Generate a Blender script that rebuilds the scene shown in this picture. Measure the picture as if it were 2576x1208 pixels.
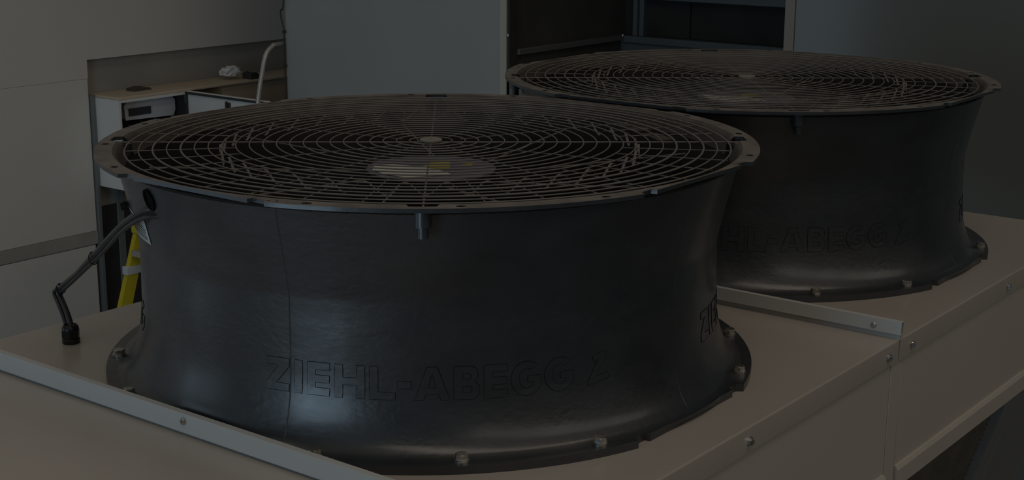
import bpy, bmesh, math, random
from math import sin, cos, pi, radians as R
from mathutils import Vector, Matrix

for o in list(bpy.data.objects):
    bpy.data.objects.remove(o)
S = bpy.context.scene
COL = S.collection
ZB = 1.45                                    # height of the cooler's top sheet above the floor

# ------------------------------------------------------------------ camera
cam_d = bpy.data.cameras.new('camera')
cam = bpy.data.objects.new('camera', cam_d)
COL.objects.link(cam)
fwd = Vector((-0.59177974, 0.7705323, -0.23680524))
rgt = Vector((0.79224542, 0.61017688, 0.00560043))
upv = Vector((-0.1488084, 0.18429365, 0.971541))
m = Matrix.Identity(4)
for i in range(3):
    m[i][0], m[i][1], m[i][2] = rgt[i], upv[i], -fwd[i]
m[0][3], m[1][3], m[2][3] = 1.4524, -1.6848, 0.7255 + ZB
cam.matrix_world = m
cam_d.sensor_fit = 'HORIZONTAL'
cam_d.sensor_width = 36.0
cam_d.lens = 36.0 * 3675.44 / 2576.0
cam_d.clip_start, cam_d.clip_end = 0.05, 60
S.camera = cam

# ------------------------------------------------------------------ view, world, lights
S.view_settings.view_transform = 'Standard'
S.view_settings.look = 'None'
S.view_settings.gamma = 1.0
S.view_settings.exposure = 0.0
S.view_settings.use_curve_mapping = False
w = bpy.data.worlds.new('world')
S.world = w
w.use_nodes = True
w.node_tree.nodes['Background'].inputs[0].default_value = (0.75, 0.85, 1.0, 1)
w.node_tree.nodes['Background'].inputs[1].default_value = 0.02


def area(name, loc, aim, sx, sy, power, color, spread=180):
    d = bpy.data.lights.new(name, 'AREA')
    d.shape = 'RECTANGLE'
    d.size, d.size_y, d.energy, d.color = sx, sy, power, color
    d.spread = R(spread)
    o = bpy.data.objects.new(name, d)
    COL.objects.link(o)
    o.location = (loc[0], loc[1], loc[2] + ZB)
    dirv = Vector(aim)
    o.rotation_euler = dirv.to_track_quat('-Z', 'Y').to_euler()
    return o


WARM = (1.0, 0.86, 0.70)
COOL = (0.57, 0.80, 1.0)
area('ceiling_lamp_light', (-1.7, 0.2, 3.4), (0, 0, -1), 1.0, 6.0, 10.6, WARM)
area('ceiling_lamp_light', (1.6, -1.0, 3.4), (0, 0, -1), 1.0, 5.0, 19.0, WARM)
area('right_fill_light', (4.9, 0.0, 2.4), (-1, 0, -0.25), 7.0, 1.6, 26.0, (1.0, 0.90, 0.78))  # fill added to brighten the left wall and side panels; unseen source
area('gate_daylight', (0.05, -5.9, 0.15), (0, 1, 0), 2.1, 2.9, 48.0, COOL)
area('left_fill_light', (-3.9, -3.5, -0.2), (1, 0, 0), 1.9, 1.9, 6.0, COOL)  # cool fill added for the casing glare and shell sheen; no window seen


# ------------------------------------------------------------------ materials
def mat(name, col, rough=0.5, metal=0.0, spec=0.5, var=0.0, vscale=8.0, bump=0.0, bscale=60.0, stretch=(1, 1, 1),
        rvar=0.0, col2=None, detail=6.0, coat=0.0, coat_rough=0.2):
    mt = bpy.data.materials.new(name)
    mt.use_nodes = True
    nt = mt.node_tree
    b = nt.nodes['Principled BSDF']
    b.inputs['Base Color'].default_value = (*col, 1)
    b.inputs['Roughness'].default_value = rough
    b.inputs['Metallic'].default_value = metal
    b.inputs['Specular IOR Level'].default_value = spec
    b.inputs['Coat Weight'].default_value = coat
    b.inputs['Coat Roughness'].default_value = coat_rough
    if var or bump or rvar:
        tc = nt.nodes.new('ShaderNodeTexCoord')
        mp = nt.nodes.new('ShaderNodeMapping')
        mp.inputs['Scale'].default_value = stretch
        nt.links.new(tc.outputs['Object'], mp.inputs['Vector'])
    if var:
        n = nt.nodes.new('ShaderNodeTexNoise')
        n.inputs['Scale'].default_value = vscale
        n.inputs['Detail'].default_value = detail
        nt.links.new(mp.outputs['Vector'], n.inputs['Vector'])
        r = nt.nodes.new('ShaderNodeValToRGB')
        c2 = col2 if col2 else tuple(min(1, c * (1 + var)) for c in col)
        c1 = tuple(c * (1 - var) for c in col) if not col2 else col
        r.color_ramp.elements[0].position = 0.32
        r.color_ramp.elements[1].position = 0.68
        r.color_ramp.elements[0].color = (*c1, 1)
        r.color_ramp.elements[1].color = (*c2, 1)
        nt.links.new(n.outputs['Fac'], r.inputs['Fac'])
        nt.links.new(r.outputs['Color'], b.inputs['Base Color'])
    if rvar:
        n3 = nt.nodes.new('ShaderNodeTexNoise')
        n3.inputs['Scale'].default_value = vscale * 1.7
        n3.inputs['Detail'].default_value = 8
        nt.links.new(mp.outputs['Vector'], n3.inputs['Vector'])
        mr = nt.nodes.new('ShaderNodeMapRange')
        mr.inputs['From Min'].default_value = 0.3
        mr.inputs['From Max'].default_value = 0.7
        mr.inputs['To Min'].default_value = rough - rvar
        mr.inputs['To Max'].default_value = rough + rvar
        nt.links.new(n3.outputs['Fac'], mr.inputs['Value'])
        nt.links.new(mr.outputs['Result'], b.inputs['Roughness'])
    if bump:
        n2 = nt.nodes.new('ShaderNodeTexNoise')
        n2.inputs['Scale'].default_value = bscale
        n2.inputs['Detail'].default_value = 8
        nt.links.new(mp.outputs['Vector'], n2.inputs['Vector'])
        bp = nt.nodes.new('ShaderNodeBump')
        bp.inputs['Strength'].default_value = bump
        bp.inputs['Distance'].default_value = 0.002
        nt.links.new(n2.outputs['Fac'], bp.inputs['Height'])
        nt.links.new(bp.outputs['Normal'], b.inputs['Normal'])
    return mt


M = dict(
    sheet=mat('cream_sheet_metal', (0.50, 0.455, 0.405), 0.27, spec=0.9, var=0.02, vscale=3, bump=0.03, bscale=400),
    side=mat('cream_side_sheet', (0.58, 0.54, 0.485), 0.5, var=0.02, vscale=3, bump=0.03, bscale=400),
    strip=mat('white_joint_sheet', (0.60, 0.61, 0.60), 0.45, var=0.02, vscale=5),
    plastic=mat('black_plastic', (0.0165, 0.0215, 0.0275), 0.46, spec=0.85, var=0.35, vscale=9, bump=0.42, bscale=70,
                stretch=(1, 1, 1.6), rvar=0.10, coat=0.6, coat_rough=0.2),
    duct=mat('matt_black_duct', (0.012, 0.0115, 0.011), 0.6, spec=0.3, var=0.4, vscale=14),
    shade_line=mat('dark_shade_line', (0.009, 0.010, 0.012), 0.6, spec=0.2, var=0.2, vscale=40),
    hub=mat('dusty_grille_hub', (0.25, 0.225, 0.20), 0.55, spec=0.4, var=0.1, vscale=60),
    lip=mat('dusty_black_lip', (0.085, 0.075, 0.066), 0.5, spec=0.5, var=0.3, vscale=25),
    flange=mat('dusty_black_plastic', (0.165, 0.147, 0.131), 0.5, spec=0.5, var=0.3, vscale=25, bump=0.1, bscale=300),
    wire=mat('dusty_black_wire', (0.185, 0.17, 0.155), 0.55, spec=0.4),
    black=mat('black_inside', (0.004, 0.004, 0.004), 0.7, spec=0.1, var=0.2, vscale=10),
    rubber=mat('black_rubber', (0.012, 0.012, 0.012), 0.35, spec=0.5, var=0.2, vscale=30),
    cable=mat('black_cable', (0.035, 0.037, 0.038), 0.3, spec=0.55, var=0.2, vscale=40),
    zinc=mat('zinc_plated_steel', (0.55, 0.53, 0.48), 0.35, metal=1.0, var=0.2, vscale=90),
    silver=mat('bright_screw_steel', (0.65, 0.67, 0.68), 0.3, metal=1.0, var=0.2, vscale=120),
    motor=mat('grey_motor_cap', (0.15, 0.145, 0.185), 0.4, var=0.2, vscale=14),
    paper=mat('white_paper', (0.62, 0.62, 0.58), 0.6, var=0.04, vscale=20),
    ink=mat('dark_ink', (0.05, 0.05, 0.06), 0.7, var=0.1, vscale=40),
    yellow=mat('yellow_sticker', (0.42, 0.36, 0.05), 0.5, var=0.05, vscale=20),
    bracket=mat('grey_brown_bracket', (0.085, 0.075, 0.06), 0.5, var=0.15, vscale=30),
    wall=mat('beige_wall_panel', (0.775, 0.75, 0.715), 0.6, var=0.025, vscale=1.2, bump=0.05, bscale=30),
    seal=mat('dark_wall_seal', (0.42, 0.40, 0.365), 0.6, var=0.08, vscale=6),
    greyboard=mat('grey_board', (0.37, 0.36, 0.33), 0.6, var=0.06, vscale=3),
    jamb=mat('grey_jamb', (0.20, 0.22, 0.22), 0.5, var=0.05, vscale=5),
    dark=mat('dark_void', (0.035, 0.035, 0.038), 0.7, var=0.2, vscale=5),
    tan=mat('tan_board', (0.68, 0.57, 0.43), 0.55, var=0.05, vscale=5),
    white=mat('white_enamel', (0.84, 0.85, 0.83), 0.45, var=0.03, vscale=6),
    gasket=mat('dark_gasket', (0.045, 0.045, 0.043), 0.6, var=0.1, vscale=20),
    device=mat('pale_device_plastic', (0.70, 0.71, 0.74), 0.45, var=0.03, vscale=20),
    alu=mat('brushed_aluminium', (0.55, 0.53, 0.50), 0.38, metal=0.6, var=0.05, vscale=30),
    ladder=mat('yellow_fibreglass', (0.62, 0.52, 0.02), 0.45, var=0.05, vscale=12),
    casing=mat('blue_grey_casing', (0.395, 0.405, 0.395), 0.38, var=0.03, vscale=2.0),
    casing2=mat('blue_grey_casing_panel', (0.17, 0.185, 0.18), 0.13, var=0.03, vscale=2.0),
    trim=mat('pale_trim', (0.52, 0.505, 0.455), 0.5, var=0.04, vscale=5),
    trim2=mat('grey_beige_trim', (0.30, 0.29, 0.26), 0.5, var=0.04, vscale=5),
    frame=mat('blue_grey_frame', (0.115, 0.14, 0.15), 0.45, var=0.05, vscale=5),
    rail=mat('dull_rail', (0.14, 0.14, 0.14), 0.5, var=0.05, vscale=5),
    inner=mat('black_filter_panel', (0.075, 0.072, 0.070), 0.7, var=0.15, vscale=6),
    filt=mat('black_filter_cloth', (0.04, 0.038, 0.037), 0.8, spec=0.2, var=0.15, vscale=6),
    fin=mat('dark_coil_fins', (0.16, 0.15, 0.135), 0.5, var=0.15, vscale=20),
    coilframe=mat('grey_coil_frame', (0.26, 0.265, 0.265), 0.45, var=0.05, vscale=6),
    floor=mat('grey_concrete_floor', (0.20, 0.195, 0.19), 0.5, var=0.12, vscale=2, bump=0.1),
    ceiling=mat('pale_ceiling', (0.45, 0.44, 0.42), 0.7, var=0.05, vscale=1),
    roomwall=mat('room_wall', (0.30, 0.29, 0.28), 0.7, var=0.05, vscale=1),
)


# ------------------------------------------------------------------ geometry helpers
class MB:
    """collects shapes (cooler coordinates: z = 0 is the cooler's top sheet) and links them as one mesh object"""

    def __init__(s):
        s.v, s.f = [], []

    def add(s, vs, fs):
        n = len(s.v)
        s.v += [tuple(q) for q in vs]
        s.f += [tuple(i + n for i in q) for q in fs]
        return s

    def box(s, x0, x1, y0, y1, z0, z1):
        vs = [(x, y, z) for x in (x0, x1) for y in (y0, y1) for z in (z0, z1)]
        return s.add(vs, [(0, 1, 3, 2), (4, 6, 7, 5), (0, 4, 5, 1), (2, 3, 7, 6), (0, 2, 6, 4), (1, 5, 7, 3)])

    def prism(s, pts, axis, a, b):
        """polygon (2-D points in the two other axes, cyclic order) extruded along an axis from a to b"""
        def P(p, t):
            return {0: (t, p[0], p[1]), 1: (p[0], t, p[1]), 2: (p[0], p[1], t)}[axis]
        n = len(pts)
        vs = [P(p, a) for p in pts] + [P(p, b) for p in pts]
        return s.add(vs, [tuple(range(n)), tuple(range(2 * n - 1, n - 1, -1))] +
                     [(i, (i + 1) % n, n + (i + 1) % n, n + i) for i in range(n)])

    def tube(s, path, r, sides=6, closed=False, caps=True, sx=1.0):
        path = [Vector(p) for p in path]
        n = len(path)
        rs = r if isinstance(r, (list, tuple)) else [r] * n
        up = None
        rings = []
        for i, p in enumerate(path):
            if closed:
                t = path[(i + 1) % n] - path[i - 1]
            else:
                t = path[min(i + 1, n - 1)] - path[max(i - 1, 0)]
            t.normalize()
            if up is None:
                a = Vector((0, 0, 1)) if abs(t.z) < 0.95 else Vector((1, 0, 0))
                up = (a - t * a.dot(t)).normalized()
            else:
                up = (up - t * up.dot(t)).normalized()
            sd = t.cross(up)
            rings.append([p + (sd * cos(2 * pi * k / sides) * sx + up * sin(2 * pi * k / sides)) * rs[i] for k in range(sides)])
        vs = [q for g in rings for q in g]
        fs = []
        for i in range(n if closed else n - 1):
            j = (i + 1) % n
            for k in range(sides):
                l = (k + 1) % sides
                fs.append((i * sides + k, i * sides + l, j * sides + l, j * sides + k))
        if not closed and caps:
            fs += [tuple(range(sides - 1, -1, -1)), tuple((n - 1) * sides + k for k in range(sides))]
        return s.add(vs, fs)

    def ring(s, rad, wire, z, n=96, sides=6):
        return s.tube([(rad * cos(2 * pi * i / n), rad * sin(2 * pi * i / n), z) for i in range(n)], wire, sides, closed=True)

    def lathe(s, prof, n=64, cx=0, cy=0, closed=False, a0=0.0, a1=2 * pi):
        full = abs(a1 - a0 - 2 * pi) < 1e-6
        k = n if full else n + 1
        m_ = len(prof)
        vs = []
        for i in range(k):
            a = a0 + (a1 - a0) * i / n
            vs += [(cx + r * cos(a), cy + r * sin(a), z) for r, z in prof]
        fs = []
        for i in range(n):
            j = (i + 1) % k
            for q in range(m_ if closed else m_ - 1):
                p = (q + 1) % m_
                fs.append((i * m_ + q, j * m_ + q, j * m_ + p, i * m_ + p))
        return s.add(vs, fs)

    def cyl(s, cx, cy, z0, z1, r, n=20, ch=0.0):
        pr = [(0, z0), (r, z0), (r, z1 - ch), (r - ch, z1), (0, z1)] if ch else [(0, z0), (r, z0), (r, z1), (0, z1)]
        return s.lathe(pr, n, cx, cy)

    def mesh_(s, other):
        return s.add(other[0], other[1])

    def build(s, name, mt, parent=None, origin=None, smooth=True, angle=32, bevel=0.0):
        me = bpy.data.meshes.new(name)
        if parent is not None:
            org = Vector(parent['_o'])
        elif origin is not None:
            org = Vector(origin)
        else:
            xs, ys, zs = zip(*s.v)
            org = Vector(((min(xs) + max(xs)) / 2, (min(ys) + max(ys)) / 2, min(zs)))
        me.from_pydata([Vector(q) - org for q in s.v], [], s.f)
        bm = bmesh.new()
        bm.from_mesh(me)
        bmesh.ops.remove_doubles(bm, verts=bm.verts, dist=1e-6)
        if bevel:
            es = [e for e in bm.edges if len(e.link_faces) == 2 and e.calc_face_angle(0) > 0.6]
            bmesh.ops.bevel(bm, geom=es, offset=bevel, segments=2, profile=0.5, affect='EDGES')
        bmesh.ops.recalc_face_normals(bm, faces=bm.faces)
        bm.to_mesh(me)
        bm.free()
        if smooth:
            me.shade_smooth()
            me.set_sharp_from_angle(angle=R(min(angle, 20) if bevel else angle))
        me.materials.append(mt)
        o = bpy.data.objects.new(name, me)
        COL.objects.link(o)
        if parent is not None:
            o.parent = parent
        else:
            o.location = (org.x, org.y, org.z + ZB)
        o['_o'] = tuple(org)
        return o


def thing(name, label, cat, loc, group=None):
    o = bpy.data.objects.new(name, None)
    o.empty_display_size = 0.1
    COL.objects.link(o)
    o.location = (loc[0], loc[1], loc[2] + ZB)
    o['_o'] = tuple(loc)
    return tag(o, label, cat, group)


def tag(o, label, cat, group=None):
    o['label'], o['category'] = label, cat
    if group:
        o['group'] = group
    return o


def struct(o):
    o['kind'] = 'structure'
    return o


def copy_tree(o, parent=None):
    c = o.copy()
    COL.objects.link(c)
    if parent:
        c.parent = parent
    for ch in list(o.children):
        copy_tree(ch, c)
    return c


def inst(src, parent, loc, rz=0.0, rot=None):
    """a copy of a part (and its own pieces) sharing mesh data, placed in its thing's frame"""
    c = copy_tree(src, parent)
    c.location = loc
    c.rotation_euler = rot if rot else (0, 0, rz)
    return c


def plate(contours, z0, z1):
    """flat plate with holes: even-odd filled outlines -> (verts, faces)"""
    cu = bpy.data.curves.new('tmp', 'CURVE')
    cu.dimensions = '2D'
    cu.fill_mode = 'BOTH'
    cu.extrude = (z1 - z0) / 2
    for c in contours:
        sp = cu.splines.new('POLY')
        sp.points.add(len(c) - 1)
        for p, q in zip(sp.points, c):
            p.co = (q[0], q[1], 0, 1)
        sp.use_cyclic_u = True
    ob = bpy.data.objects.new('tmp', cu)
    COL.objects.link(ob)
    dg = bpy.context.evaluated_depsgraph_get()
    me = bpy.data.meshes.new_from_object(ob.evaluated_get(dg))
    zc = (z0 + z1) / 2
    vs = [(v.co.x, v.co.y, v.co.z + zc) for v in me.vertices]
    fs = [tuple(p.vertices) for p in me.polygons]
    bpy.data.objects.remove(ob)
    bpy.data.curves.remove(cu)
    bpy.data.meshes.remove(me)
    return vs, fs


def pol(r, deg):
    return (r * cos(R(deg)), r * sin(R(deg)))


# ------------------------------------------------------------------ room shell
X0, X1, Y0, Y1, ZF, ZC = -4.0, 5.0, -6.0, 5.5, -1.45, 3.6
struct(MB().box(X0 - 1, X1, Y0, Y1, ZF - 0.1, ZF).build('floor', M['floor'], origin=(0, 0, ZF), smooth=False))
struct(MB().box(X0 - 1, X1, Y0, Y1, ZC, ZC + 0.1).build('ceiling', M['ceiling'], smooth=False))
struct(MB().box(X1, X1 + 0.1, Y0, Y1, ZF, ZC).build('wall_right', M['roomwall'], smooth=False))
struct(MB().box(X0 - 1, X1, Y0 - 0.1, Y0, ZF, ZC).build('wall_front', M['roomwall'], smooth=False))
struct(MB().box(X0 - 1, X1, Y1, Y1 + 0.1, ZF, ZC).build('wall_back', M['roomwall'], smooth=False))
# left wall: an upper sheet reaching over the recess, a middle and a lower panel beside it, a dark seal between them
YJ, ZJ, ZT = 2.306, -0.125, -0.042
wl = struct(MB().prism([(Y0, ZC), (Y0, ZJ), (YJ, ZJ), (YJ, ZT), (Y1, ZT), (Y1, ZC)], 0, X0 - 0.028, X0).build(
    'wall_left', M['wall'], origin=(X0, 0, ZF), smooth=False, bevel=0.002))
MB().box(X0 - 0.028, X0, Y0, YJ, -0.822, ZJ - 0.003).build('wall_panel', M['wall'], wl, smooth=False, bevel=0.002)
MB().box(X0 - 0.028, X0 + 0.004, Y0, YJ + 0.003, -0.884, -0.823).build('seal_strip', M['seal'], wl, bevel=0.004)
MB().box(X0 - 0.028, X0, Y0, YJ - 0.012, ZF, -0.886).build('wall_panel', M['wall'], wl, smooth=False, bevel=0.002)
rb = MB().box(X0 - 0.3, X0 - 0.030, YJ - 0.15, Y1, ZF, 0.1).build('back_board', M['greyboard'], wl, smooth=False)
t1 = struct(MB().box(X0 - 0.028, X0 + 0.015, YJ + 0.004, YJ + 0.022, ZF, -0.20).build('trim_1', M['jamb'], bevel=0.002))

# ------------------------------------------------------------------ dry cooler
WR, WL = 0.5586, -0.5952
YS = [-1.49, -0.477, 0.530, 1.550]
FANY = [0.0, 1.0]
cool = thing('dry_cooler', 'cream sheet metal cooler block carrying both black fans', 'cooler', (0, 0.03, ZF))


def circle(cx, cy, r, n=72):
    return [(cx + r * cos(2 * pi * i / n), cy + r * sin(2 * pi * i / n)) for i in range(n)]


for k in range(3):
    y0, y1 = YS[k] + 0.0019, YS[k + 1] - 0.0019
    mb = MB()
    yc = FANY[k - 1] if k else -1.0
    mb.mesh_(plate([[(WL + 0.003, y0), (WR - 0.003, y0), (WR - 0.003, y1), (WL + 0.003, y1)]] + ([circle(0, yc, 0.43)] if k else []), -0.002, 0.0))
    for sx, s_ in ((WR, 1), (WL, -1)):
        arc = [(sx - s_ * 0.003 + s_ * 0.003 * sin(a), -0.003 + 0.003 * cos(a)) for a in (0, pi / 8, pi / 4, 3 * pi / 8, pi / 2)]
        mb.prism(arc + [(sx, -0.038), (sx - s_ * 0.003, -0.038), (sx - s_ * 0.003, -0.002)], 1, y0, y1)
    if k == 2:
        mb.box(WL, WR, y1 - 0.002, y1, -0.038, -0.001)
    rp = mb.build('roof_panel', M['sheet'], cool, angle=50)
    if k == 0:
        MB().box(WL, WR, y0, y0 + 0.002, -0.038, -0.001).build('end_skirt', M['side'], rp)
    # sides below the roof skirts
    for sx, s_ in ((WR, 1), (WL, -1)):
        pa, pb = YS[k] + (0.0208 if k else 0.03), YS[k + 1] - (0.024 if k < 2 else 0.03)
        xa, xb = sorted((sx - s_ * 0.003, sx - s_ * 0.012))
        MB().box(xa, xb, pa, pb, -0.236, -0.0412).build('side_panel', M['side'], cool, bevel=0.0012)
        xa, xb = sorted((sx + s_ * 0.004, sx - s_ * 0.014))
        ra, rbb = (YS[k] + 0.0215, YS[k + 1] - 0.0265)
        pr = [(sx - s_ * 0.014, -0.231), (sx + s_ * 0.0005, -0.231), (sx + s_ * 0.004, -0.238), (sx + s_ * 0.004, -0.269), (sx - s_ * 0.014, -0.269)]
        MB().prism(pr, 1, ra, rbb).build('bottom_rail', M['side'], cool, angle=20)
for k, ya in enumerate(YS):
    y_a, y_b = {0: (ya + 0.0, ya + 0.029), 3: (ya - 0.029, ya)}.get(k, (ya - 0.0225, ya + 0.018))
    for sx, s_ in ((WR, 1), (WL, -1)):
        xa, xb = sorted((sx - s_ * 0.0022, sx - s_ * 0.020))
        MB().box(xa, xb, y_a, y_b, -0.269 if k in (0, 3) else -0.30, -0.0392).build('corner_post', M['side'], cool, bevel=0.001)
MB().box(WL + 0.01, WR - 0.01, YS[3] - 0.012, YS[3] - 0.003, -0.269, -0.0395).build('end_panel', M['side'], cool)
MB().box(WL + 0.01, WR - 0.01, YS[0] + 0.003, YS[0] + 0.012, -0.269, -0.0395).build('end_panel', M['side'], cool)

# raised joint strips between the roof panels
screw0 = None
for k, (ya, xr) in enumerate(((YS[1], WR), (YS[2], WR))):
    ht = 0.0308
    mb = MB()
    mb.box(WL, xr, ya - 0.0022, ya - 0.0008, -0.001, ht - 0.003)
    mb.box(WL, xr, ya + 0.0008, ya + 0.0022, -0.001, ht - 0.003)
    js = mb.build('joint_strip', M['strip'], cool, smooth=False)
    mb = MB()
    zl = 0.0045 if k == 0 else 0.0095
    mb.prism([(ya - 0.0075, zl), (ya - 0.0085, zl), (ya - 0.0065, ht), (ya + 0.0035, ht), (ya + 0.0035, 0.008), (ya + 0.0025, 0.008),
              (ya + 0.0025, ht - 0.001), (ya - 0.0056, ht - 0.001)], 0, WL - 0.002, xr + 0.004)
    cap = mb.build('cap', M['strip'], js, smooth=False)
    for xs in ((-0.025, 0.56 - 1.09) if k == 0 else (0.515, -0.50)):
        mb = MB()
        mb.lathe([(0.0, 0.0), (0.0052, 0.0), (0.0052, 0.0018), (0.0038, 0.0034), (0.0016, 0.0036), (0.0014, 0.0022), (0, 0.0022)], 14)
        sc = mb.build('screw', M['zinc'], js, origin=None)
        me = sc.data
        me.transform(Matrix.Translation(Vector(js['_o'])))     # back to the screw's own frame
        sc.rotation_euler = (R(90), 0, 0)
        sc.location = Vector((xs, ya - 0.0075, 0.0185 if k else 0.0205)) - Vector(js['_o'])


def hexhead(af, h, wr, wh):
    """hexagon head with a round chamfer over a washer, base at z = 0"""
    mb = MB()
    rc = af / math.sqrt(3)
    z1 = wh + h
    bot, mid, top, cap = [], [], [], []
    n = 24
    for i in range(n):
        a = 2 * pi * i / n
        q = (a % (pi / 3)) - pi / 6
        r = (af / 2) / cos(q)
        bot.append((r * cos(a), r * sin(a), wh))
        mid.append((r * cos(a), r * sin(a), z1 - 0.0011 * (r - af / 2) / (rc - af / 2) - 0.0002))
        top.append((af / 2 * 0.93 * cos(a), af / 2 * 0.93 * sin(a), z1))
        cap.append((af / 4 * cos(a), af / 4 * sin(a), z1 - 0.0003))
    vs = bot + mid + top + cap + [(0, 0, z1 - 0.0003)]
    fs = []
    for i in range(n):
        j = (i + 1) % n
        for L in range(3):
            fs.append((L * n + i, L * n + j, (L + 1) * n + j, (L + 1) * n + i))
        fs.append((3 * n + i, 3 * n + j, 4 * n))
    mb.add(vs, fs)
    ws = MB()
    ws.lathe([(0.3 * wr, 0), (wr, 0), (wr, wh * 0.45), (wr * 0.93, wh * 0.5), (wr * 0.93, wh * 0.95), (wr * 0.86, wh), (0.3 * wr, wh)], 24)
    return mb, ws


# small hexagon screws in the skirts
def local(o):
    o.data.transform(Matrix.Translation(Vector(o['_o'])))


hb, hw = hexhead(0.0088, 0.0048, 0.0072, 0.0016)
hs0 = hb.build('hex_screw', M['silver'], cool)
local(hs0)
hw0 = hw.build('washer', M['silver'], hs0)
local(hw0)
spots = [(WR, y, -0.021) for y in (-0.44, 0.02, 0.487, 0.582, 1.044, 1.50, -0.52, -1.0, -1.45)]
for i, (x, y, z) in enumerate(spots):
    o = hs0 if i == 0 else copy_tree(hs0, cool)
    o.location = Vector((x, y, z)) - Vector(cool['_o'])
    o.rotation_euler = (R(17 * i), R(90), 0)

# V-shaped coils underneath, with a leaning frame bar and a closing panel towards the far end
LEAN = 0.294


def lx(z, off=0.0):
    return 0.552 + LEAN * (z + 0.269) - off


for s_ in (1, -1):
    def vx(z, off=0.0):
        return lx(z, off) if s_ == 1 else (WL + WR) - lx(z, off)
    zt, zb = -0.27, -1.15
    mb = MB()
    mb.prism([(vx(zt, 0.02), zt), (vx(zb, 0.02), zb), (vx(zb, 0.10), zb), (vx(zt, 0.10), zt)], 1, -1.45, 1.12)
    coil = mb.build('coil', M['fin'], cool, smooth=False)
    mb = MB()
    n = 74
    for i in range(n):
        z = zt - 0.006 - (zt - zb - 0.01) * i / n
        mb.prism([(vx(z, 0.0205), z + 0.0035), (vx(z, 0.013), z), (vx(z, 0.0205), z - 0.0035)], 1, -1.45, 1.12)
    fn = mb.build('coil_fins', M['fin'], coil, smooth=False)
    fn['kind'] = 'stuff'
    MB().prism([(vx(zt, 0.0), zt), (vx(zb, 0.0), zb), (vx(zb, 0.06), zb), (vx(zt, 0.06), zt)], 1, 1.118, 1.20).build('frame_bar', M['coilframe'], cool, smooth=False, bevel=0.003)
    MB().prism([(vx(zt, 0.004), zt), (vx(zb, 0.004), zb), (vx(zb, 0.05), zb), (vx(zt, 0.05), zt)], 1, 1.204, 1.545).build('closing_panel', M['coilframe'], cool, smooth=False, bevel=0.002)
    MB().prism([(vx(zt, 0.0), zt), (vx(zb, 0.0), zb), (vx(zb, 0.06), zb), (vx(zt, 0.06), zt)], 1, -1.49, -1.452).build('frame_bar', M['coilframe'], cool, smooth=False, bevel=0.003)
    for y in (-1.44, 1.50):
        x = vx(zb, 0.05)
        MB().box(x - 0.04, x + 0.04, y - 0.04, y + 0.04, ZF, zb + 0.01).build('leg', M['coilframe'], cool, bevel=0.003)
MB().box(vx(-1.15, 0.0), lx(-1.15, 0.0), -1.45, 1.50, -1.20, -1.16).build('base_rail', M['coilframe'], cool, bevel=0.003)

# ------------------------------------------------------------------ axial fan
RT, RB, HF = 0.5, 0.5018, 0.344
TOPF = 0.010
CUT = 0.4785
BAR0 = -50.5
PROF = [(0.486, 0.0115), (0.4785, 0.0125), (0.4715, 0.017), (0.4645, 0.0265), (0.4585, 0.039), (0.4535, 0.053), (0.449, 0.07), (0.4458, 0.088), (0.4442, 0.105),
        (0.4435, 0.125), (0.4430, 0.15), (0.4426, 0.18), (0.4425, 0.205), (0.4432, 0.213), (0.4452, 0.222), (0.4478, 0.236), (0.4523, 0.256), (0.4572, 0.276), (0.4622, 0.296),
        (0.4672, 0.316), (0.4712, 0.332), (0.4722, 0.3355)]


def rz(z):
    for (ra, za), (rb_, zb_) in zip(PROF, PROF[1:]):
        if za <= z <= zb_:
            return ra + (rb_ - ra) * (z - za) / (zb_ - za)
    return PROF[-1][0] if z > 0.2 else PROF[0][0]


def flange_outline(rout, c, front_cut=None):
    """round outline with four flats, each flat with a small step at both ends"""
    pts = []
    N = 720
    for i in range(N):
        d = i * 0.5
        q = (d + 45) % 90 - 45                      # angle from the nearest flat's middle
        cen = d - q
        aq = abs(q)
        if front_cut and round(cen) % 360 == 270 and aq < 21.8:
            pts.append(pol(front_cut / cos(R(aq)), d))
            continue
        if aq > 16.2:
            r = rout
        elif aq > 13.4:
            r = (c - 0.008) / cos(R(aq))
        else:
            r = c / cos(R(aq))
        pts.append(pol(r, d))
    return pts


def flange_inner(rin, rnotch, half):
    pts = []
    for i in range(1440):
        d = i * 0.25
        q = (d - BAR0 + 45) % 90 - 45
        r = rin
        if abs(q) < half:
            r = rnotch
        elif abs(q) < half + 0.5:
            r = rin + (rnotch - rin) * (half + 0.5 - abs(q)) / 0.5
        pts.append(pol(r, d))
    return pts


def slot(deg, r, a, b):
    cx, cy = pol(r, deg)
    er, et = Vector(pol(1, deg)), Vector(pol(1, deg + 90))
    return [(cx + et.x * a * cos(t) + er.x * b * sin(t), cy + et.y * a * cos(t) + er.y * b * sin(t)) for t in [2 * pi * i / 14 for i in range(14)]]


SLOTS = [22.5 * k for k in range(16) if k % 4]

fan = thing('axial_fan', 'nearer black axial fan with a bent cable at its left side', 'fan', (0, 0, 0), 'axial fans on the cooler')
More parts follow.
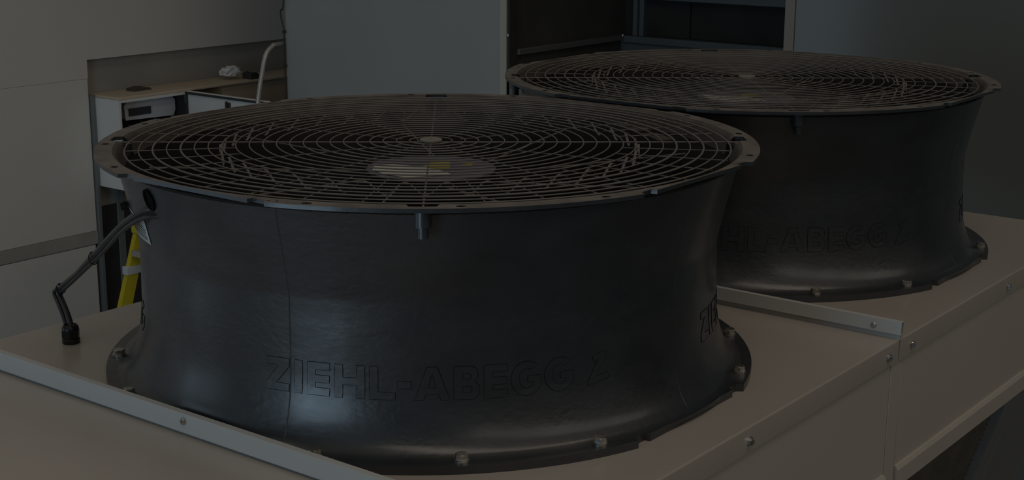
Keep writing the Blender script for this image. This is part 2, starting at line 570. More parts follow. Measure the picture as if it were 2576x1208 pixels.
# shell: outer wall closed by a thin skin behind it; the duct inside is a matt black part of its own
back = [(r - 0.004, z) for r, z in reversed(PROF[1:])]
mb = MB()
mb.lathe(PROF + [(0.4770, 0.3368), (0.4700, 0.3368)] + back + [(0.478, 0.006), (0.486, 0.006)], 256, closed=True)
mb.v = [(x, max(y, -0.4645), z) if z < 0.05 else (x, y, z) for x, y, z in mb.v]     # foot cut flat beside the joint strip
sh = mb.build('shell', M['plastic'], fan, angle=60)
duct = [(0.4698, 0.3340), (0.4655, 0.3255), (0.4620, 0.3185), (0.4570, 0.309), (0.4500, 0.295), (0.4400, 0.262), (0.4340, 0.225), (0.4330, 0.15), (0.4335, 0.05), (0.44, 0.004)]
MB().lathe(duct + [(r + 0.003, z) for r, z in reversed(duct)], 180, closed=True).build('duct', M['duct'], fan, angle=60)
mb = MB()
lip = [(0.4752, 0.3436), (0.4728, 0.3428), (0.4700, 0.3402), (0.4670, 0.3360), (0.4642, 0.3300), (0.4615, 0.3230), (0.4590, 0.3150)]
for k in range(4):
    mb.lathe(lip, 60, a0=R(BAR0 + 90 * k + 2.4), a1=R(BAR0 + 90 * k + 87.6))
mb.build('bell_mouth', M['lip'], fan, angle=60)
for sa, hgt in ((-73.8, 0.0009), (-0.4, 0.0003), (73.0, 0.0003), (146.4, 0.0003), (219.8, 0.0003)):
    mb = MB()
    pr = PROF[2:-1]
    vs, fs = [], []
    for (r, z) in pr:
        for da, dr in ((-0.22, -0.0008), (-0.05, hgt), (0.05, hgt), (0.22, -0.0008)):
            x, y = pol(r + dr, sa + da)
            vs.append((x, y, z))
    for i in range(len(pr) - 1):
        for k in range(3):
            fs.append((i * 4 + k, i * 4 + k + 1, i * 4 + k + 5, i * 4 + k + 4))
    mb.add(vs, fs)
    mb.build('mould_seam', M['plastic'], sh, angle=80)
# flanges
mb = MB()
mb.mesh_(plate([flange_outline(RT, CUT), flange_inner(0.4745, 0.4868, 2.0)] + [slot(d, 0.4875, 0.0068, 0.0052) for d in SLOTS] +
               [slot(d + s_, 0.4885, 0.0022, 0.0022) for d in (-157.5, -67.5, 112.5) for s_ in (-6, -4.6)], HF - 0.0055, HF))
tf = mb.build('top_flange', M['flange'], fan)
tf.data.materials.append(M['plastic'])
for p in tf.data.polygons:                       # dust on the upper face; darker walls put slot shade into the colour
    p.material_index = 0 if p.normal.z > 0.5 else 1
mb = MB()
mb.mesh_(plate([flange_outline(RB, CUT + 0.0015, 0.4645), circle(0, 0, 0.45, 180)], 0.0005, 0.0115))
mb.build('bottom_flange', M['plastic'], fan)

# bolts on the bottom flange
bb, bw = hexhead(0.0155, 0.0068, 0.0105, 0.0042)
b0 = bb.build('bolt', M['zinc'], fan)
bw0 = bw.build('washer', M['zinc'], b0)
for i, d in enumerate(SLOTS):
    x, y = pol(0.4862, d)
    if i == 0:
        o = b0
    else:
        o = copy_tree(b0, fan)
    o.location = (x, y, 0.0115)
    o.rotation_euler = (0, 0, R(d * 2.3 + 13))

# posts under the grille notches
for d in (BAR0, BAR0 + 90, BAR0 + 180, BAR0 + 270):
    x, y = pol(0.4785, d)
    mb = MB()
    mb.cyl(x, y, 0.3165, 0.3385, 0.0105, 18, 0.0015)
    mb.cyl(x, y, 0.3025, 0.3170, 0.0072, 18)
    xi, yi = pol(0.468, d)
    mb.tube([(xi, yi, 0.3365), (xi, yi, 0.318)], 0.011, 8)
    mb.build('grille_post', M['plastic'], fan)

# guard grille
gr = MB().lathe([(0.0028, 0.3405), (0.0172, 0.3405), (0.0172, 0.3432), (0.0165, 0.3438), (0.0028, 0.3438)], 40, closed=True).build('grille_hub', M['hub'], fan)
for i in range(22):
    rr = 0.033 + 0.0202 * i
    wr = {17: 0.0016, 19: 0.0016, 21: 0.0013, 0: 0.001}.get(i, 0.00108)
    MB().ring(rr, wr, 0.3412, 72 + 4 * i, 6).build('grille_ring', M['wire'], fan, angle=80)
main = MB().tube([(0.014, 0, 0.3385), (0.2, 0, 0.3385), (0.482, 0, 0.3385)], 0.0014, 6).build('grille_bar', M['wire'], fan)
long_ = MB().tube([(0.052, 0, 0.3388), (0.2, 0, 0.3388), (0.459, 0, 0.3388)], 0.00085, 6).build('grille_wire', M['wire'], fan)
short = MB().tube([(0.293, 0, 0.3388), (0.37, 0, 0.3388), (0.459, 0, 0.3388)], 0.00085, 6).build('grille_wire', M['wire'], fan)
for k in range(36):
    src = main if k % 9 == 0 else (long_ if k % 3 == 0 else short)
    d = BAR0 + 10 * k
    if k in (0, 1, 3):
        src.rotation_euler = (0, 0, R(d))
    else:
        inst(src, fan, (0, 0, 0), R(d))
# wavy strip under the outer third of the grille
vs, fs = [], []
n = 36 * 10
for i in range(n):
    a = R(BAR0 + i)
    ph = cos(2 * pi * (i - 5) / 10.0)
    z = 0.3315 + 0.0088 * ph
    for r, dz in ((0.3165, 0), (0.3205, 0), (0.3205, -0.0010), (0.3165, -0.0010)):
        vs.append((r * cos(a), r * sin(a), z + dz))
for i in range(n):
    j = (i + 1) % n
    for k in range(4):
        l = (k + 1) % 4
        fs.append((i * 4 + k, i * 4 + l, j * 4 + l, j * 4 + k))
MB().add(vs, fs).build('wavy_strip', M['wire'], fan, angle=50)

# motor with its stickers, struts, impeller
mo = MB().lathe([(0, 0.12), (0.098, 0.12), (0.1, 0.125), (0.1, 0.2955), (0, 0.2955)], 48).build('motor', M['black'], fan)
MB().lathe([(0, 0.2956), (0.1, 0.2956), (0.1, 0.2985), (0.096, 0.3), (0.06, 0.3005), (0, 0.3005)], 48).build('motor_cap', M['motor'], mo)


def flat_sticker(name, pts, z, mt, parent):
    mb = MB()
    mb.prism(pts, 2, z, z + 0.0006)
    return mb.build(name, mt, parent, smooth=False)


def fr(u, v):
    """motor top frame: u to the right in the photo, v away from the viewer"""
    return (u * 0.7922 - v * 0.609, u * 0.609 + v * 0.7922)


flat_sticker('motor_label', [fr(*q) for q in [(-0.088, 0.006), (-0.06, 0.012), (0.0, -0.012), (0.035, -0.066), (0.0, -0.082), (-0.035, -0.089), (-0.066, -0.068), (-0.088, -0.035)]], 0.3008, M['paper'], mo)
flat_sticker('warning_sticker', [fr(*q) for q in [(-0.012, -0.005), (0.0, 0.03), (0.028, 0.03), (0.03, -0.02), (0.002, -0.022)]], 0.3016, M['yellow'], mo)
flat_sticker('warning_sticker', [fr(*q) for q in [(0.048, 0.012), (0.052, 0.022), (0.066, 0.022), (0.062, 0.012)]], 0.3010, M['yellow'], mo)
for k in range(9):
    a = BAR0 + 12 + 40 * k
    p0, p1 = pol(0.095, a), pol(0.436, a + 16)
    MB().tube([(p0[0], p0[1], 0.288), (p1[0], p1[1], 0.296)], 0.0016, 6).build('motor_strut', M['wire'], fan)
MB().lathe([(0, 0.06), (0.125, 0.06), (0.13, 0.07), (0.13, 0.20), (0.12, 0.21), (0, 0.21)], 40).build('impeller_hub', M['black'], fan)
mb = MB()
for i in range(9):
    r = 0.125 + 0.30 * i / 8
    for j in range(6):
        a = R(-18 + 36 * j / 5 + 30 * (i / 8) ** 1.5)
        z = 0.085 + 0.11 * j / 5 * (1.0 - 0.4 * i / 8)
        mb.v.append((r * cos(a), r * sin(a), z))
for i in range(9):
    r = 0.125 + 0.30 * i / 8
    for j in range(6):
        a = R(-18 + 36 * j / 5 + 30 * (i / 8) ** 1.5)
        z = 0.085 + 0.11 * j / 5 * (1.0 - 0.4 * i / 8) + 0.004
        mb.v.append((r * cos(a), r * sin(a), z))
for i in range(8):
    for j in range(5):
        a, b = i * 6 + j, (i + 1) * 6 + j
        mb.f += [(a, b, b + 1, a + 1), (a + 54, a + 55, b + 55, b + 54)]
for i in range(8):
    for j in (0, 5):
        a, b = i * 6 + j, (i + 1) * 6 + j
        mb.f.append((a, b, b + 54, a + 54))
for j in range(5):
    for i in (0, 8):
        a = i * 6 + j
        mb.f.append((a, a + 1, a + 55, a + 54))
bl = mb.build('fan_blade', M['black'], fan)
for k in range(1, 7):
    inst(bl, fan, (0, 0, 0), R(360 * k / 7 + 8))
# flat bracket plates under the far side of the grille
for (da, db, ra, rb_, z) in ((50.0, 61.0, 0.366, 0.392, 0.328), (63.0, 69.0, 0.362, 0.398, 0.330), (70.5, 77.5, 0.372, 0.396, 0.329)):
    mb = MB()
    q = [pol(ra, da + (db - da) * i / 5) for i in range(6)] + [pol(rb_, db - 1 - (db - da - 2) * i / 5) for i in range(6)]
    mb.prism(q, 2, z, z + 0.002)
    mb.build('inner_bracket', M['bracket'], fan, smooth=False)

# raised lettering round the shell, four times
Zb, Zt = 0.0805, 0.1240


def letters():
    h = 0.225          # horizontal stroke as a share of the height
    s = 1.42           # vertical stroke in degrees

    def rect(u0, u1, v0, v1):
        return [(u0, v0), (u1, v0), (u1, v1), (u0, v1)]

    def arc(cu, cv, ru, rv, a0, a1, n=14):
        return [(cu + ru * cos(R(a0 + (a1 - a0) * i / n)), cv + rv * sin(R(a0 + (a1 - a0) * i / n))) for i in range(n + 1)]
    L = []
    u = -78.5
    w_ = 4.5
    L.append([[(u, 0), (u + w_, 0), (u + w_, h), (u + 2.0, h), (u + w_, 1 - h), (u + w_, 1), (u + 0.1, 1), (u + 0.1, 1 - h), (u + 2.4, 1 - h), (u, h)]])
    L.append([rect(-72.95, -72.95 + s, 0, 1)])
    u, w_ = -70.6, 4.0
    L.append([[(u, 0), (u + w_, 0), (u + w_, h), (u + s, h), (u + s, 0.39), (u + w_ - 0.1, 0.39), (u + w_ - 0.1, 0.61), (u + s, 0.61), (u + s, 1 - h), (u + w_, 1 - h), (u + w_, 1), (u, 1)]])
    u, w_ = -65.75, 5.2
    L.append([[(u, 0), (u + s, 0), (u + s, 0.39), (u + w_ - s, 0.39), (u + w_ - s, 0), (u + w_, 0), (u + w_, 1), (u + w_ - s, 1), (u + w_ - s, 0.61), (u + s, 0.61), (u + s, 1), (u, 1)]])
    u, w_ = -59.75, 4.3
    L.append([[(u, 0), (u + w_, 0), (u + w_, h), (u + s, h), (u + s, 1), (u, 1)]])
    L.append([rect(-55.1, -52.8, 0.34, 0.56)])
    u, w_ = -52.25, 5.8
    mid = u + w_ / 2
    L.append([[(u, 0), (u + 1.45, 0), (u + 1.9, 0.18), (u + w_ - 1.9, 0.18), (u + w_ - 1.45, 0), (u + w_, 0), (mid + 0.85, 1), (mid - 0.85, 1)],
              [(u + 2.25, 0.37), (u + w_ - 2.25, 0.37), (mid + 0.1, 0.76), (mid - 0.1, 0.76)]])
    u, w_ = -45.75, 4.2
    L.append([[(u, 0), (u + 2.6, 0)] + arc(u + 2.8, 0.27, 1.5, 0.27, -80, 62) + arc(u + 2.7, 0.745, 1.35, 0.255, -50, 90) + [(u, 1)],
              [(u + s, 0.2)] + [(u + 2.6, 0.2)] + arc(u + 2.55, 0.3, 0.5, 0.1, -70, 70, 6) + [(u + s, 0.4)],
              [(u + s, 0.59)] + [(u + 2.5, 0.59)] + arc(u + 2.45, 0.69, 0.45, 0.1, -70, 70, 6) + [(u + s, 0.79)]])
    u, w_ = -40.7, 3.95
    L.append([[(u, 0), (u + w_, 0), (u + w_, h), (u + s, h), (u + s, 0.39), (u + w_ - 0.1, 0.39), (u + w_ - 0.1, 0.61), (u + s, 0.61), (u + s, 1 - h), (u + w_, 1 - h), (u + w_, 1), (u, 1)]])
    for u in (-36.1, -30.1):
        cu = u + 2.75
        L.append([arc(cu, 0.5, 2.75, 0.52, 48, 318, 30) + [(cu + 2.3, 0.22), (cu + 2.6, 0.2), (cu + 2.6, 0.56), (cu + 0.2, 0.56), (cu + 0.2, 0.37), (cu + 1.25, 0.37), (cu + 1.2, 0.26)] +
                  arc(cu, 0.5, 1.35, 0.31, 308, 55, 26)])
    # maker's mark: two slanting strokes joined like a broken Z
    u = -22.2
    L.append([[(u, 0), (u + 4.9, 0.12), (u + 4.4, 0.3), (u + 1.9, 0.24), (u + 4.3, 0.8), (u + 3.9, 1.0), (u + 1.4, 0.86), (u + 1.7, 0.7), (u + 2.6, 0.74)]])
    return L


def emboss(contours, du):
    vs, fs = plate([[(q[0] * 0.01, q[1] * 0.0435) for q in c] for c in contours], -0.001, 0.001)
    bm = bmesh.new()
    vv = [bm.verts.new(v) for v in vs]
    for f in fs:
        try:
            bm.faces.new([vv[i] for i in f])
        except ValueError:
            pass
    bmesh.ops.remove_doubles(bm, verts=bm.verts, dist=1e-6)
    x0 = min(v.co.x for v in bm.verts)
    x1 = max(v.co.x for v in bm.verts)
    k = x0 + 0.008
    while k < x1 - 0.001:
        bmesh.ops.bisect_plane(bm, geom=bm.verts[:] + bm.edges[:] + bm.faces[:], plane_co=(k, 0, 0), plane_no=(1, 0, 0))
        k += 0.008
    for zz in (0.0145, 0.029):
        bmesh.ops.bisect_plane(bm, geom=bm.verts[:] + bm.edges[:] + bm.faces[:], plane_co=(0, zz, 0), plane_no=(0, 1, 0))
    bm.verts.ensure_lookup_table()
    bm.verts.index_update()
    out = []
    for v in bm.verts:
        z = Zb + v.co.y
        r = rz(z) + (0.0006 if v.co.z > 0 else -0.003)
        x, y = pol(r, v.co.x * 100 + du)
        out.append((x, y, z))
    faces = [tuple(v.index for v in f.verts) for f in bm.faces]
    bm.free()
    return out, faces


lets = []
for c in letters():
    lt = MB().mesh_(emboss(c, 0)).build('embossed_letter', M['plastic'], sh, angle=30)
    gm = MB()                                    # raised dark bead; its colour stands in for the outline's shade
    for q in c:
        path = []
        for (u0, v0), (u1, v1) in zip(q, q[1:] + q[:1]):
            n_ = max(1, int(math.hypot((u1 - u0) * 0.00774, (v1 - v0) * 0.0435) / 0.006))
            for t in range(n_):
                z = Zb + (v0 + (v1 - v0) * t / n_) * 0.0435
                x, y = pol(rz(z) + 0.0004, u0 + (u1 - u0) * t / n_)
                path.append((x, y, z))
        gm.tube(path, 0.00045, 4, closed=True)
    lets.append((lt, gm.build('letter_shade_line', M['shade_line'], sh)))
for k in (1, 2, 3):
    for o in lets[:-2] if k == 3 else lets:
        for e in o:
            inst(e, sh, (0, 0, 0), R(90 * k))

fan2 = copy_tree(fan)
fan2.location = (0, 1.0, ZB)
tag(fan2, 'farther black axial fan on the far roof section behind the joint strip', 'fan', 'axial fans on the cooler')

# ---- pieces only the nearer fan shows: cable port, junction stub, rating label
def on_shell(deg, z, off=0.0):
    x, y = pol(rz(z) + off, deg)
    return (x, y, z)


vs, fs = [], []
n = 24
pd, pz = -104.0, 0.3075
for i in range(n):
    a = 2 * pi * i / n
    for k, off in ((1.0, 0.0005), (0.98, 0.003), (0.80, 0.003), (0.76, 0.0008)):
        vs.append(on_shell(pd + 1.75 * k * cos(a) + (pz - 0.3075) * 0, pz + 0.0155 * k * sin(a), off))
vs.append(on_shell(pd, pz, 0.0008))
for i in range(n):
    j = (i + 1) % n
    for k in range(3):
        fs.append((i * 4 + k, j * 4 + k, j * 4 + k + 1, i * 4 + k + 1))
    fs.append((i * 4 + 3, j * 4 + 3, 4 * n))
MB().add(vs, fs).build('cable_port', M['black'], fan)  # closed; the black centre disc stands in for the hole's dark depth
a0 = Vector(on_shell(-125.5, 0.266, -0.004))
a1 = Vector(on_shell(-125.5, 0.264, 0.0125))
dv = (a1 - a0)
MB().tube([a0, a0 + dv * 0.3, a0 + dv * 0.32, a0 + dv * 0.55, a0 + dv * 0.57, a0 + dv * 0.8, a0 + dv * 0.82, a1],
          [0.0075, 0.0075, 0.006, 0.006, 0.007, 0.007, 0.0055, 0.0055], 14).build('junction_plug', M['rubber'], fan)


def shell_patch(d0, d1, z0, z1, off, nd=10, nz=4, shear=0.0):
    vs, fs = [], []
    for i in range(nd + 1):
        for j in range(nz + 1):
            z = z0 + (z1 - z0) * j / nz
            vs.append(on_shell(d0 + (d1 - d0) * i / nd, z + shear * i / nd, off))
    for i in range(nd):
        for j in range(nz):
            a = i * (nz + 1) + j
            fs.append((a, a + nz + 1, a + nz + 2, a + 1))
    return vs, fs


lab = MB().mesh_(shell_patch(-128, -110.2, 0.232, 0.268, 0.0008, 14, 6)).build('rating_label', M['paper'], fan)
random.seed(4)
for k in range(8):
    z = 0.2365 + k * 0.0037
    e = -111.0 - random.uniform(0, 2.5)
    MB().mesh_(shell_patch(-127, e, z, z + (0.0014 if k != 6 else 0.0022), 0.00105, 10, 1)).build('print_line', M['ink'], lab)

# ------------------------------------------------------------------ cable and gland at the left
main_p = [(-0.092, -0.440, 0.296), (-0.123, -0.444, 0.2915), (-0.168, -0.4335, 0.2745), (-0.23, -0.411, 0.246), (-0.297, -0.387, 0.210), (-0.363, -0.364, 0.172), (-0.405, -0.350, 0.148),
          (-0.445, -0.338, 0.124), (-0.500, -0.321, 0.096), (-0.536, -0.310, 0.0755)]
thin_p = [(-0.094, -0.444, 0.286), (-0.124, -0.450, 0.2815), (-0.169, -0.440, 0.2640), (-0.232, -0.416, 0.2345), (-0.29, -0.392, 0.2035), (-0.346, -0.372, 0.172), (-0.40, -0.353, 0.144),
          (-0.455, -0.337, 0.113), (-0.515, -0.318, 0.081), (-0.540, -0.309, 0.069)]


def smooth_path(P, n=6):
    P = [Vector(p) for p in P]
    out = []
    for i in range(len(P) - 1):
        p0, p1, p2, p3 = P[max(i - 1, 0)], P[i], P[i + 1], P[min(i + 2, len(P) - 1)]
        for k in range(n):
            t = k / n
            out.append(0.5 * ((2 * p1) + (p2 - p0) * t + (2 * p0 - 5 * p1 + 4 * p2 - p3) * t * t + (3 * p1 - p0 - 3 * p2 + p3) * t ** 3))
    out.append(P[-1])
    return out


cab = thing('power_cable', 'black power cable bending from the nearer fan down to the roof gland', 'cable', (-0.488, -0.328, 0.02))
MB().tube(smooth_path(main_p), 0.0058, 14).build('main_lead', M['cable'], cab, angle=80)
MB().tube(smooth_path(thin_p), 0.0030, 10).build('thin_lead', M['cable'], cab, angle=80)
for k, (ox, oy) in enumerate(((-0.0052, -0.0035), (0.0008, 0.0035), (0.006, -0.002))):
    tail = [(-0.530 + ox, -0.312 + oy, 0.079), (-0.5425 + ox * 0.8, -0.3085 + oy, 0.073), (-0.543 + ox, -0.3085 + oy, 0.0665), (-0.527 + ox, -0.3135 + oy, 0.055), (-0.507 + ox, -0.320 + oy, 0.040), (-0.493 + ox, -0.3255 + oy, 0.026),
            (-0.4885 + ox * 0.8, -0.328 + oy, 0.010)]
    MB().tube(smooth_path(tail), 0.0033, 10).build('tail_lead', M['cable'], cab, angle=80)


def tie(c, t, rx, name='cable_tie', wid=0.0028):
    c, t = Vector(c), Vector(t).normalized()
    s1 = Vector((0, 0, 1)).cross(t).normalized()
    s2 = t.cross(s1)
    pts = [c + (s1 * cos(a) * rx[0] + s2 * sin(a) * rx[1]) for a in [2 * pi * i / 20 for i in range(20)]]
    vs, fs = [], []
    for p in pts:
        nrm = (p - c).normalized()
        for q in ((0, -1), (0, 1), (0.0014, 1), (0.0014, -1)):
            vs.append(p + nrm * q[0] + t * q[1] * wid / 2)
    for i in range(20):
        j = (i + 1) % 20
        for k in range(4):
            fs.append((i * 4 + k, i * 4 + (k + 1) % 4, j * 4 + (k + 1) % 4, j * 4 + k))
    mb = MB().add(vs, fs)
    h = c + s2 * rx[1]
    mb.box(h.x - 0.002, h.x + 0.002, h.y - 0.002, h.y + 0.002, h.z - 0.001, h.z + 0.0022)
    return mb.build(name, M['rubber'], cab, angle=40)


tie((-0.364, -0.366, 0.1680), (-0.07, 0.023, -0.043), (0.0061, 0.0088))
tie((-0.529, -0.3125, 0.0795), (-0.09, 0.028, -0.048), (0.0068, 0.0076))

gl = thing('cable_gland', 'black plastic cable gland screwed into the cream roof by its left edge', 'cable gland', (-0.488, -0.328, 0))
gx, gy = -0.488, -0.328
mb = MB()
pr = lambda r, z, d: [(gx + r * cos(2 * pi * i / 6 + d), gy + r * sin(2 * pi * i / 6 + d), z) for i in range(6)]
mb.cyl(gx, gy, 0.0, 0.0085, 0.0142, 24, 0.001)
mb.build('lock_ring', M['rubber'], gl)
MB().cyl(gx, gy, 0.0086, 0.0108, 0.0118, 24).build('neck', M['rubber'], gl)
mb = MB()
vs = pr(0.0150, 0.0108, 0.3) + pr(0.0150, 0.0215, 0.3)
mb.add(vs, [tuple(range(6)), tuple(range(11, 5, -1))] + [(i, (i + 1) % 6, 6 + (i + 1) % 6, 6 + i) for i in range(6)])
mb.lathe([(0, 0.021), (0.0136, 0.021), (0.0134, 0.0255), (0.0118, 0.029), (0.0098, 0.0305), (0.0085, 0.0290), (0, 0.0285)], 24, gx, gy)
mb.build('dome_nut', M['rubber'], gl, angle=35)

# ------------------------------------------------------------------ left background
sh_f = thing('wall_shelf', 'long tan topped cabinet running along the left wall recess', 'cabinet', (-3.95, 3.2, ZF))
MB().box(-4.028, -3.825, 2.331, 4.9, -0.212, -0.200).build('top_board', M['tan'], sh_f, bevel=0.003)
MB().box(-4.028, -3.845, 2.95, 4.9, ZF, -0.2125).build('body', M['tan'], sh_f, bevel=0.002)
MB().box(-4.028, -4.02, 2.34, 2.93, ZF, -0.72).build('void_shade_sheet', M['dark'], sh_f)  # dark sheet over the back board, standing in for the void's shade
MB().box(-4.055, -4.015, 2.437, 2.475, ZF, -0.655).build('upright', M['jamb'], sh_f, bevel=0.004)

bx = thing('control_box', 'white open control box with black inside below the tan board', 'control box', (-3.93, 2.53, -0.612))
mb = MB()
x0, x1, y0, y1, z0, z1 = -4.028, -3.82, 2.33, 2.735, -0.616, -0.2125
mb.box(x0, x1, y0, y0 + 0.012, z0, z1)
mb.box(x0, x1, y1 - 0.012, y1, z0, z1)
mb.box(x0, x1, y0 + 0.012, y1 - 0.012, z0, z0 + 0.012)
mb.box(x0, x1, y0 + 0.012, y1 - 0.012, z1 - 0.012, z1)
mb.box(x0, x0 + 0.01, y0 + 0.012, y1 - 0.012, z0 + 0.012, z1 - 0.012)
mb.build('housing', M['white'], bx, smooth=False)
MB().box(x0 + 0.0105, x0 + 0.02, y0 + 0.013, y1 - 0.013, z0 + 0.013, z1 - 0.013).build('backplate', M['dark'], bx)
for sy in (y0 + 0.0125, y1 - 0.0185):
    MB().box(x0 + 0.02, x1 - 0.008, sy, sy + 0.006, z0 + 0.013, z1 - 0.013).build('liner', M['dark'], bx)
mb = MB()
mb.prism([(2.415 + 0.008, -0.315), (2.69, -0.322), (2.70, -0.30), (2.70, -0.255), (2.685, -0.24), (2.43, -0.243), (2.418, -0.255)], 0, -3.955, -3.895)
dev = mb.build('controller', M['device'], bx, bevel=0.004)
MB().box(-3.8945, -3.89, 2.437, 2.560, -0.302, -0.268).build('display', M['ink'], dev)
for k in range(4):
    MB().box(-3.99, -3.93, 2.40 + 0.075 * k, 2.465 + 0.075 * k, -0.46, -0.37).build('relay', M['gasket'], bx, bevel=0.003)
for k in range(3):
    yy = 2.43 + 0.08 * k
    MB().tube(smooth_path([(-3.92, yy, -0.32), (-3.90, yy + 0.01, -0.35), (-3.93, yy + 0.02, -0.38)]), 0.006, 8).build('wire', M['rubber'], bx)
dr = MB().box(-3.80, -3.26, 2.690, 2.712, -0.606, -0.204).build('door', M['white'], bx, bevel=0.003)
mb = MB()
for a in ((-3.795, -3.265, 2.6815, 2.6895, -0.217, -0.207), (-3.795, -3.265, 2.6815, 2.6895, -0.597, -0.587), (-3.795, -3.784, 2.6815, 2.6895, -0.587, -0.217), (-3.276, -3.265, 2.6815, 2.6895, -0.587, -0.217)):
    mb.box(*a)
mb.build('gasket', M['gasket'], dr, smooth=False)
mb = MB()
mb.box(-3.525, -3.495, 2.680, 2.6895, -0.262, -0.232)
mb.box(-3.515, -3.505, 2.672, 2.680, -0.275, -0.225)
mb.build('latch', M['gasket'], dr, bevel=0.002)
for z in (-0.26, -0.55):
    MB().cyl(-3.808, 2.70, z, z + 0.04, 0.008, 12).build('hinge', M['alu'], bx)

# crumpled white rag and a small dark offcut on the tan board
random.seed(11)
bm = bmesh.new()
bmesh.ops.create_icosphere(bm, subdivisions=3, radius=1)
for v in bm.verts:
    n_ = 0.75 + 0.35 * random.random()
    v.co = Vector((v.co.x * 0.045 * n_, v.co.y * 0.062 * n_, max(v.co.z, -0.55) * 0.030 * n_))
zmin = min(v.co.z for v in bm.verts)
rg = MB().add([(v.co.x - 3.925, v.co.y + 3.075, v.co.z - zmin - 0.1815) for v in bm.verts], [tuple(v.index for v in f.verts) for f in bm.faces])
bm.free()
tag(rg.build('rag', M['white'], smooth=False), 'crumpled white rag lying on the tan board of the wall recess', 'rag')
tag(MB().prism([(3.13, -0.1995), (3.19, -0.1995), (3.185, -0.183), (3.16, -0.168), (3.132, -0.176)], 0, -3.90, -3.84).build('offcut', M['gasket'], bevel=0.002),
    'small dark block beside the white rag on the tan board', 'block')
tag(MB().prism([(2.50, -0.1995), (2.60, -0.1995), (2.59, -0.190), (2.545, -0.186), (2.505, -0.190)], 0, -3.985, -3.93).build('cap_piece', M['bracket'], bevel=0.002),
    'flat brown piece lying on the board above the control box', 'block')

# bent aluminium handrail in front of the box's door
hr = thing('handrail', 'bent grey tubular handrail standing in front of the open box door', 'handrail', (-3.272, 2.9, ZF))
mb = MB()
HX = -3.272
pts = [(HX, 2.52, ZF), (HX, 2.58, -0.7), (HX, 2.643, -0.23), (HX, 2.68, -0.07), (HX, 2.694, -0.022), (HX, 2.712, 0.01), (HX, 2.742, 0.030), (HX, 2.78, 0.0375), (HX, 3.08, 0.0375), (HX, 3.12, 0.030), (HX, 3.15, 0.0), (HX, 3.165, -0.04), (HX, 3.26, ZF)]
mb.tube(smooth_path(pts, 5), 0.0105, 12)
mb.build('tube', M['alu'], hr, angle=80)
for y in (2.52, 3.26):
    MB().cyl(HX, y, ZF, ZF + 0.012, 0.035, 20).build('foot', M['gasket'], hr)
MB().tube([(HX, 2.555, -1.0), (HX, 3.232, -1.0)], 0.009, 10).build('cross_tube', M['alu'], hr)

# yellow step ladder
ld = thing('step_ladder', 'yellow fibreglass step ladder standing by the wall left of the nearer fan', 'ladder', (-3.2, 2.0, ZF))
RAILW = 0.05


def ladder_rail(x, yb, yt, zt_):
    w2 = 0.03
    return MB().prism([(yb - w2, ZF + 0.03), (yb + w2, ZF + 0.03), (yt + w2 * 0.85, zt_), (yt - w2 * 0.7, zt_)], 0, x - 0.012, x + 0.012)


for x in (-3.28, -2.93 - 0.0):
    rr_ = ladder_rail(x, 1.735, 1.985, -0.66)
    o = rr_.build('rail', M['ladder'], ld, bevel=0.003)
    MB().box(x - 0.018, x + 0.018, 1.695, 1.775, ZF, ZF + 0.05).build('foot', M['gasket'], o)
    zc_ = -0.81
    yc_ = 1.735 + (1.985 - 1.735) * (zc_ - (ZF + 0.03)) / (-0.66 - ZF - 0.03)
    MB().box(x - 0.016, x + 0.0165, yc_ - 0.036, yc_ + 0.036, zc_ - 0.016, zc_ + 0.018).build('clamp', M['device'], o, bevel=0.002)
    o = ladder_rail(x, 2.42, 2.08, -0.67).build('rear_rail', M['ladder'], ld, bevel=0.003)
    MB().box(x - 0.018, x + 0.018, 2.38, 2.46, ZF, ZF + 0.05).build('foot', M['gasket'], o)
for k in range(3):
    z = ZF + 0.22 + 0.24 * k
    y = 1.735 + (1.985 - 1.735) * (z - ZF) / 0.79
    MB().box(-3.268, -2.942, y - 0.03, y + 0.05, z, z + 0.025).build('step', M['alu'], ld, bevel=0.002)
MB().box(-3.30, -2.91, 1.955, 2.115, -0.665, -0.625).build('top_cap', M['ladder'], ld, bevel=0.008)

# ------------------------------------------------------------------ casing behind the cooler
YC, YI = 2.80, 3.60
cs = thing('unit_casing', 'tall blue grey sheet casing with a dark open bay behind the cooler', 'casing', (-1.0, 3.2, ZF))
XA, XB, XC, XD = -3.246, -2.022, -0.838, 2.2
ZTOP = 1.3
pl_ = MB().box(XA, XB - 0.032, YC, YC + 0.05, ZF, ZTOP).build('left_panel', M['casing'], cs, bevel=0.002)
MB().box(XB - 0.032, XB, YC - 0.006, YC + 0.05, ZF, ZTOP).build('left_trim', M['trim'], cs, bevel=0.002)
MB().box(XC + 0.036, XD, YC, YC + 0.05, ZF, ZTOP).build('right_panel', M['casing2'], cs, bevel=0.002)
MB().box(XC, XC + 0.0355, YC - 0.006, YC + 0.05, ZF, ZTOP).build('right_trim', M['trim2'], cs, bevel=0.002)
MB().box(XB - 0.04, XB - 0.002, YC + 0.051, YI + 0.1, ZF, ZTOP).build('bay_side_panel', M['inner'], cs)
MB().box(XC + 0.036, XC + 0.07, YC + 0.051, YI + 0.1, ZF, ZTOP).build('bay_side_panel', M['inner'], cs)
MB().box(XB - 0.002, XB + 0.012, YC + 0.0, YC + 0.05, ZF, ZTOP).build('bay_jamb', M['gasket'], cs)
MB().box(XB - 0.0015, XB + 0.022, YC + 0.052, YI, 0.078, 0.100).build('side_ledge', M['rail'], cs, bevel=0.002)
for (xa, xb) in ((XB, -1.965), (-1.91, -1.70), (-1.694, XC + 0.036)):
    MB().box(xa, xb, YI + 0.03, YI + 0.05, 0.10, ZTOP).build('filter_panel', M['filt'], cs)
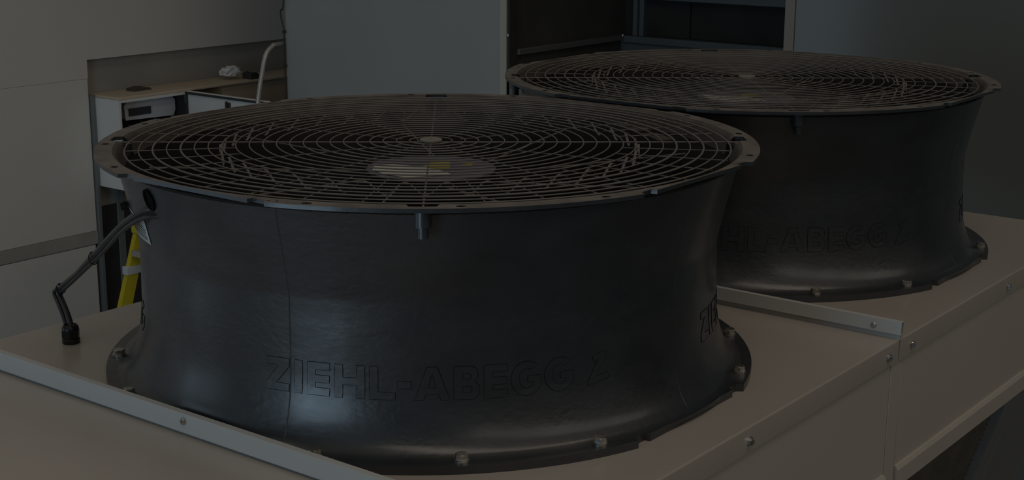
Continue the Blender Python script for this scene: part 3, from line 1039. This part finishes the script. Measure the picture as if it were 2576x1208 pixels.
for (xa, xb) in ((-1.965, -1.943), (-1.932, -1.910)):
    MB().box(xa, xb, YI, YI + 0.05, 0.0985, ZTOP).build('frame_post', M['frame'], cs, bevel=0.002)
MB().box(-1.943, -1.932, YI + 0.012, YI + 0.05, 0.0985, ZTOP).build('frame_post_groove', M['gasket'], cs)
MB().box(XB, XC + 0.036, YI - 0.012, YI + 0.05, 0.068, 0.098).build('bottom_rail', M['frame'], cs, bevel=0.003)
MB().box(-1.905, XC + 0.036, YI - 0.01, YI + 0.05, 0.256, 0.34).build('cross_rail', M['frame'], cs, bevel=0.003)
MB().box(XB, XC + 0.036, YI + 0.0, YI + 0.05, ZF, 0.066).build('lower_back_panel', M['frame'], cs)
MB().box(XB, XC + 0.036, YC + 0.05, YI - 0.001, 0.0, 0.02).build('bay_floor', M['frame'], cs)
MB().box(XB, XC, YC, YC + 0.05, ZF, 0.02).build('sill_panel', M['casing2'], cs, bevel=0.002)
MB().box(XA, XD, YC, YI + 0.1, ZTOP, ZTOP + 0.03).build('top_panel', M['casing'], cs)
MB().box(XB, XD, YI + 0.06, YI + 0.1, ZF, ZTOP).build('back_panel', M['inner'], cs)
MB().box(XD - 0.05, XD, YC + 0.051, YI + 0.06, ZF, ZTOP).build('end_panel', M['casing'], cs)
for (x, y, z) in ((-2.00, YI - 0.018, 0.096),):
    MB().cyl(x, y, z, z + 0.008, 0.006, 12).build('screw', M['silver'], cs)
s1 = MB().lathe([(0, 0), (0.006, 0), (0.006, 0.003), (0, 0.004)], 12).build('screw', M['silver'], cs)
local(s1)
s1.rotation_euler = (R(90), 0, 0)
s1.location = Vector((XB + 0.006, YC - 0.001, 0.098 + 0.06)) - Vector(cs['_o'])

# thin cable hanging down the left edge of the casing
hc = thing('hanging_cable', 'thin dark cable hanging down the left edge of the blue grey casing', 'cable', (-3.25, 2.78, -0.8))
pts = [(-3.238, 2.79, ZTOP - 0.02), (-3.22, 2.79, 0.6), (-3.243, 2.79, 0.231), (-3.261, 2.79, 0.187), (-3.263, 2.79, 0.161), (-3.252, 2.79, 0.119), (-3.2465, 2.79, 0.093), (-3.247, 2.79, -0.055), (-3.2465, 2.79, -0.116), (-3.245, 2.79, -0.204), (-3.247, 2.79, -0.5), (-3.245, 2.79, -0.8)]
MB().tube(smooth_path(pts, 6), 0.0032, 8).build('lead', M['gasket'], hc, angle=80)
for z in (0.093, -0.055, 0.6, -0.45):
    x = -3.247 if z < 0.5 else -3.221
    MB().box(x - 0.006, x + 0.006, 2.784, 2.7995, z - 0.006, z + 0.006).build('clip', M['gasket'], hc, bevel=0.001)
for o in S.objects:
    if '_o' in o:
        del o['_o']
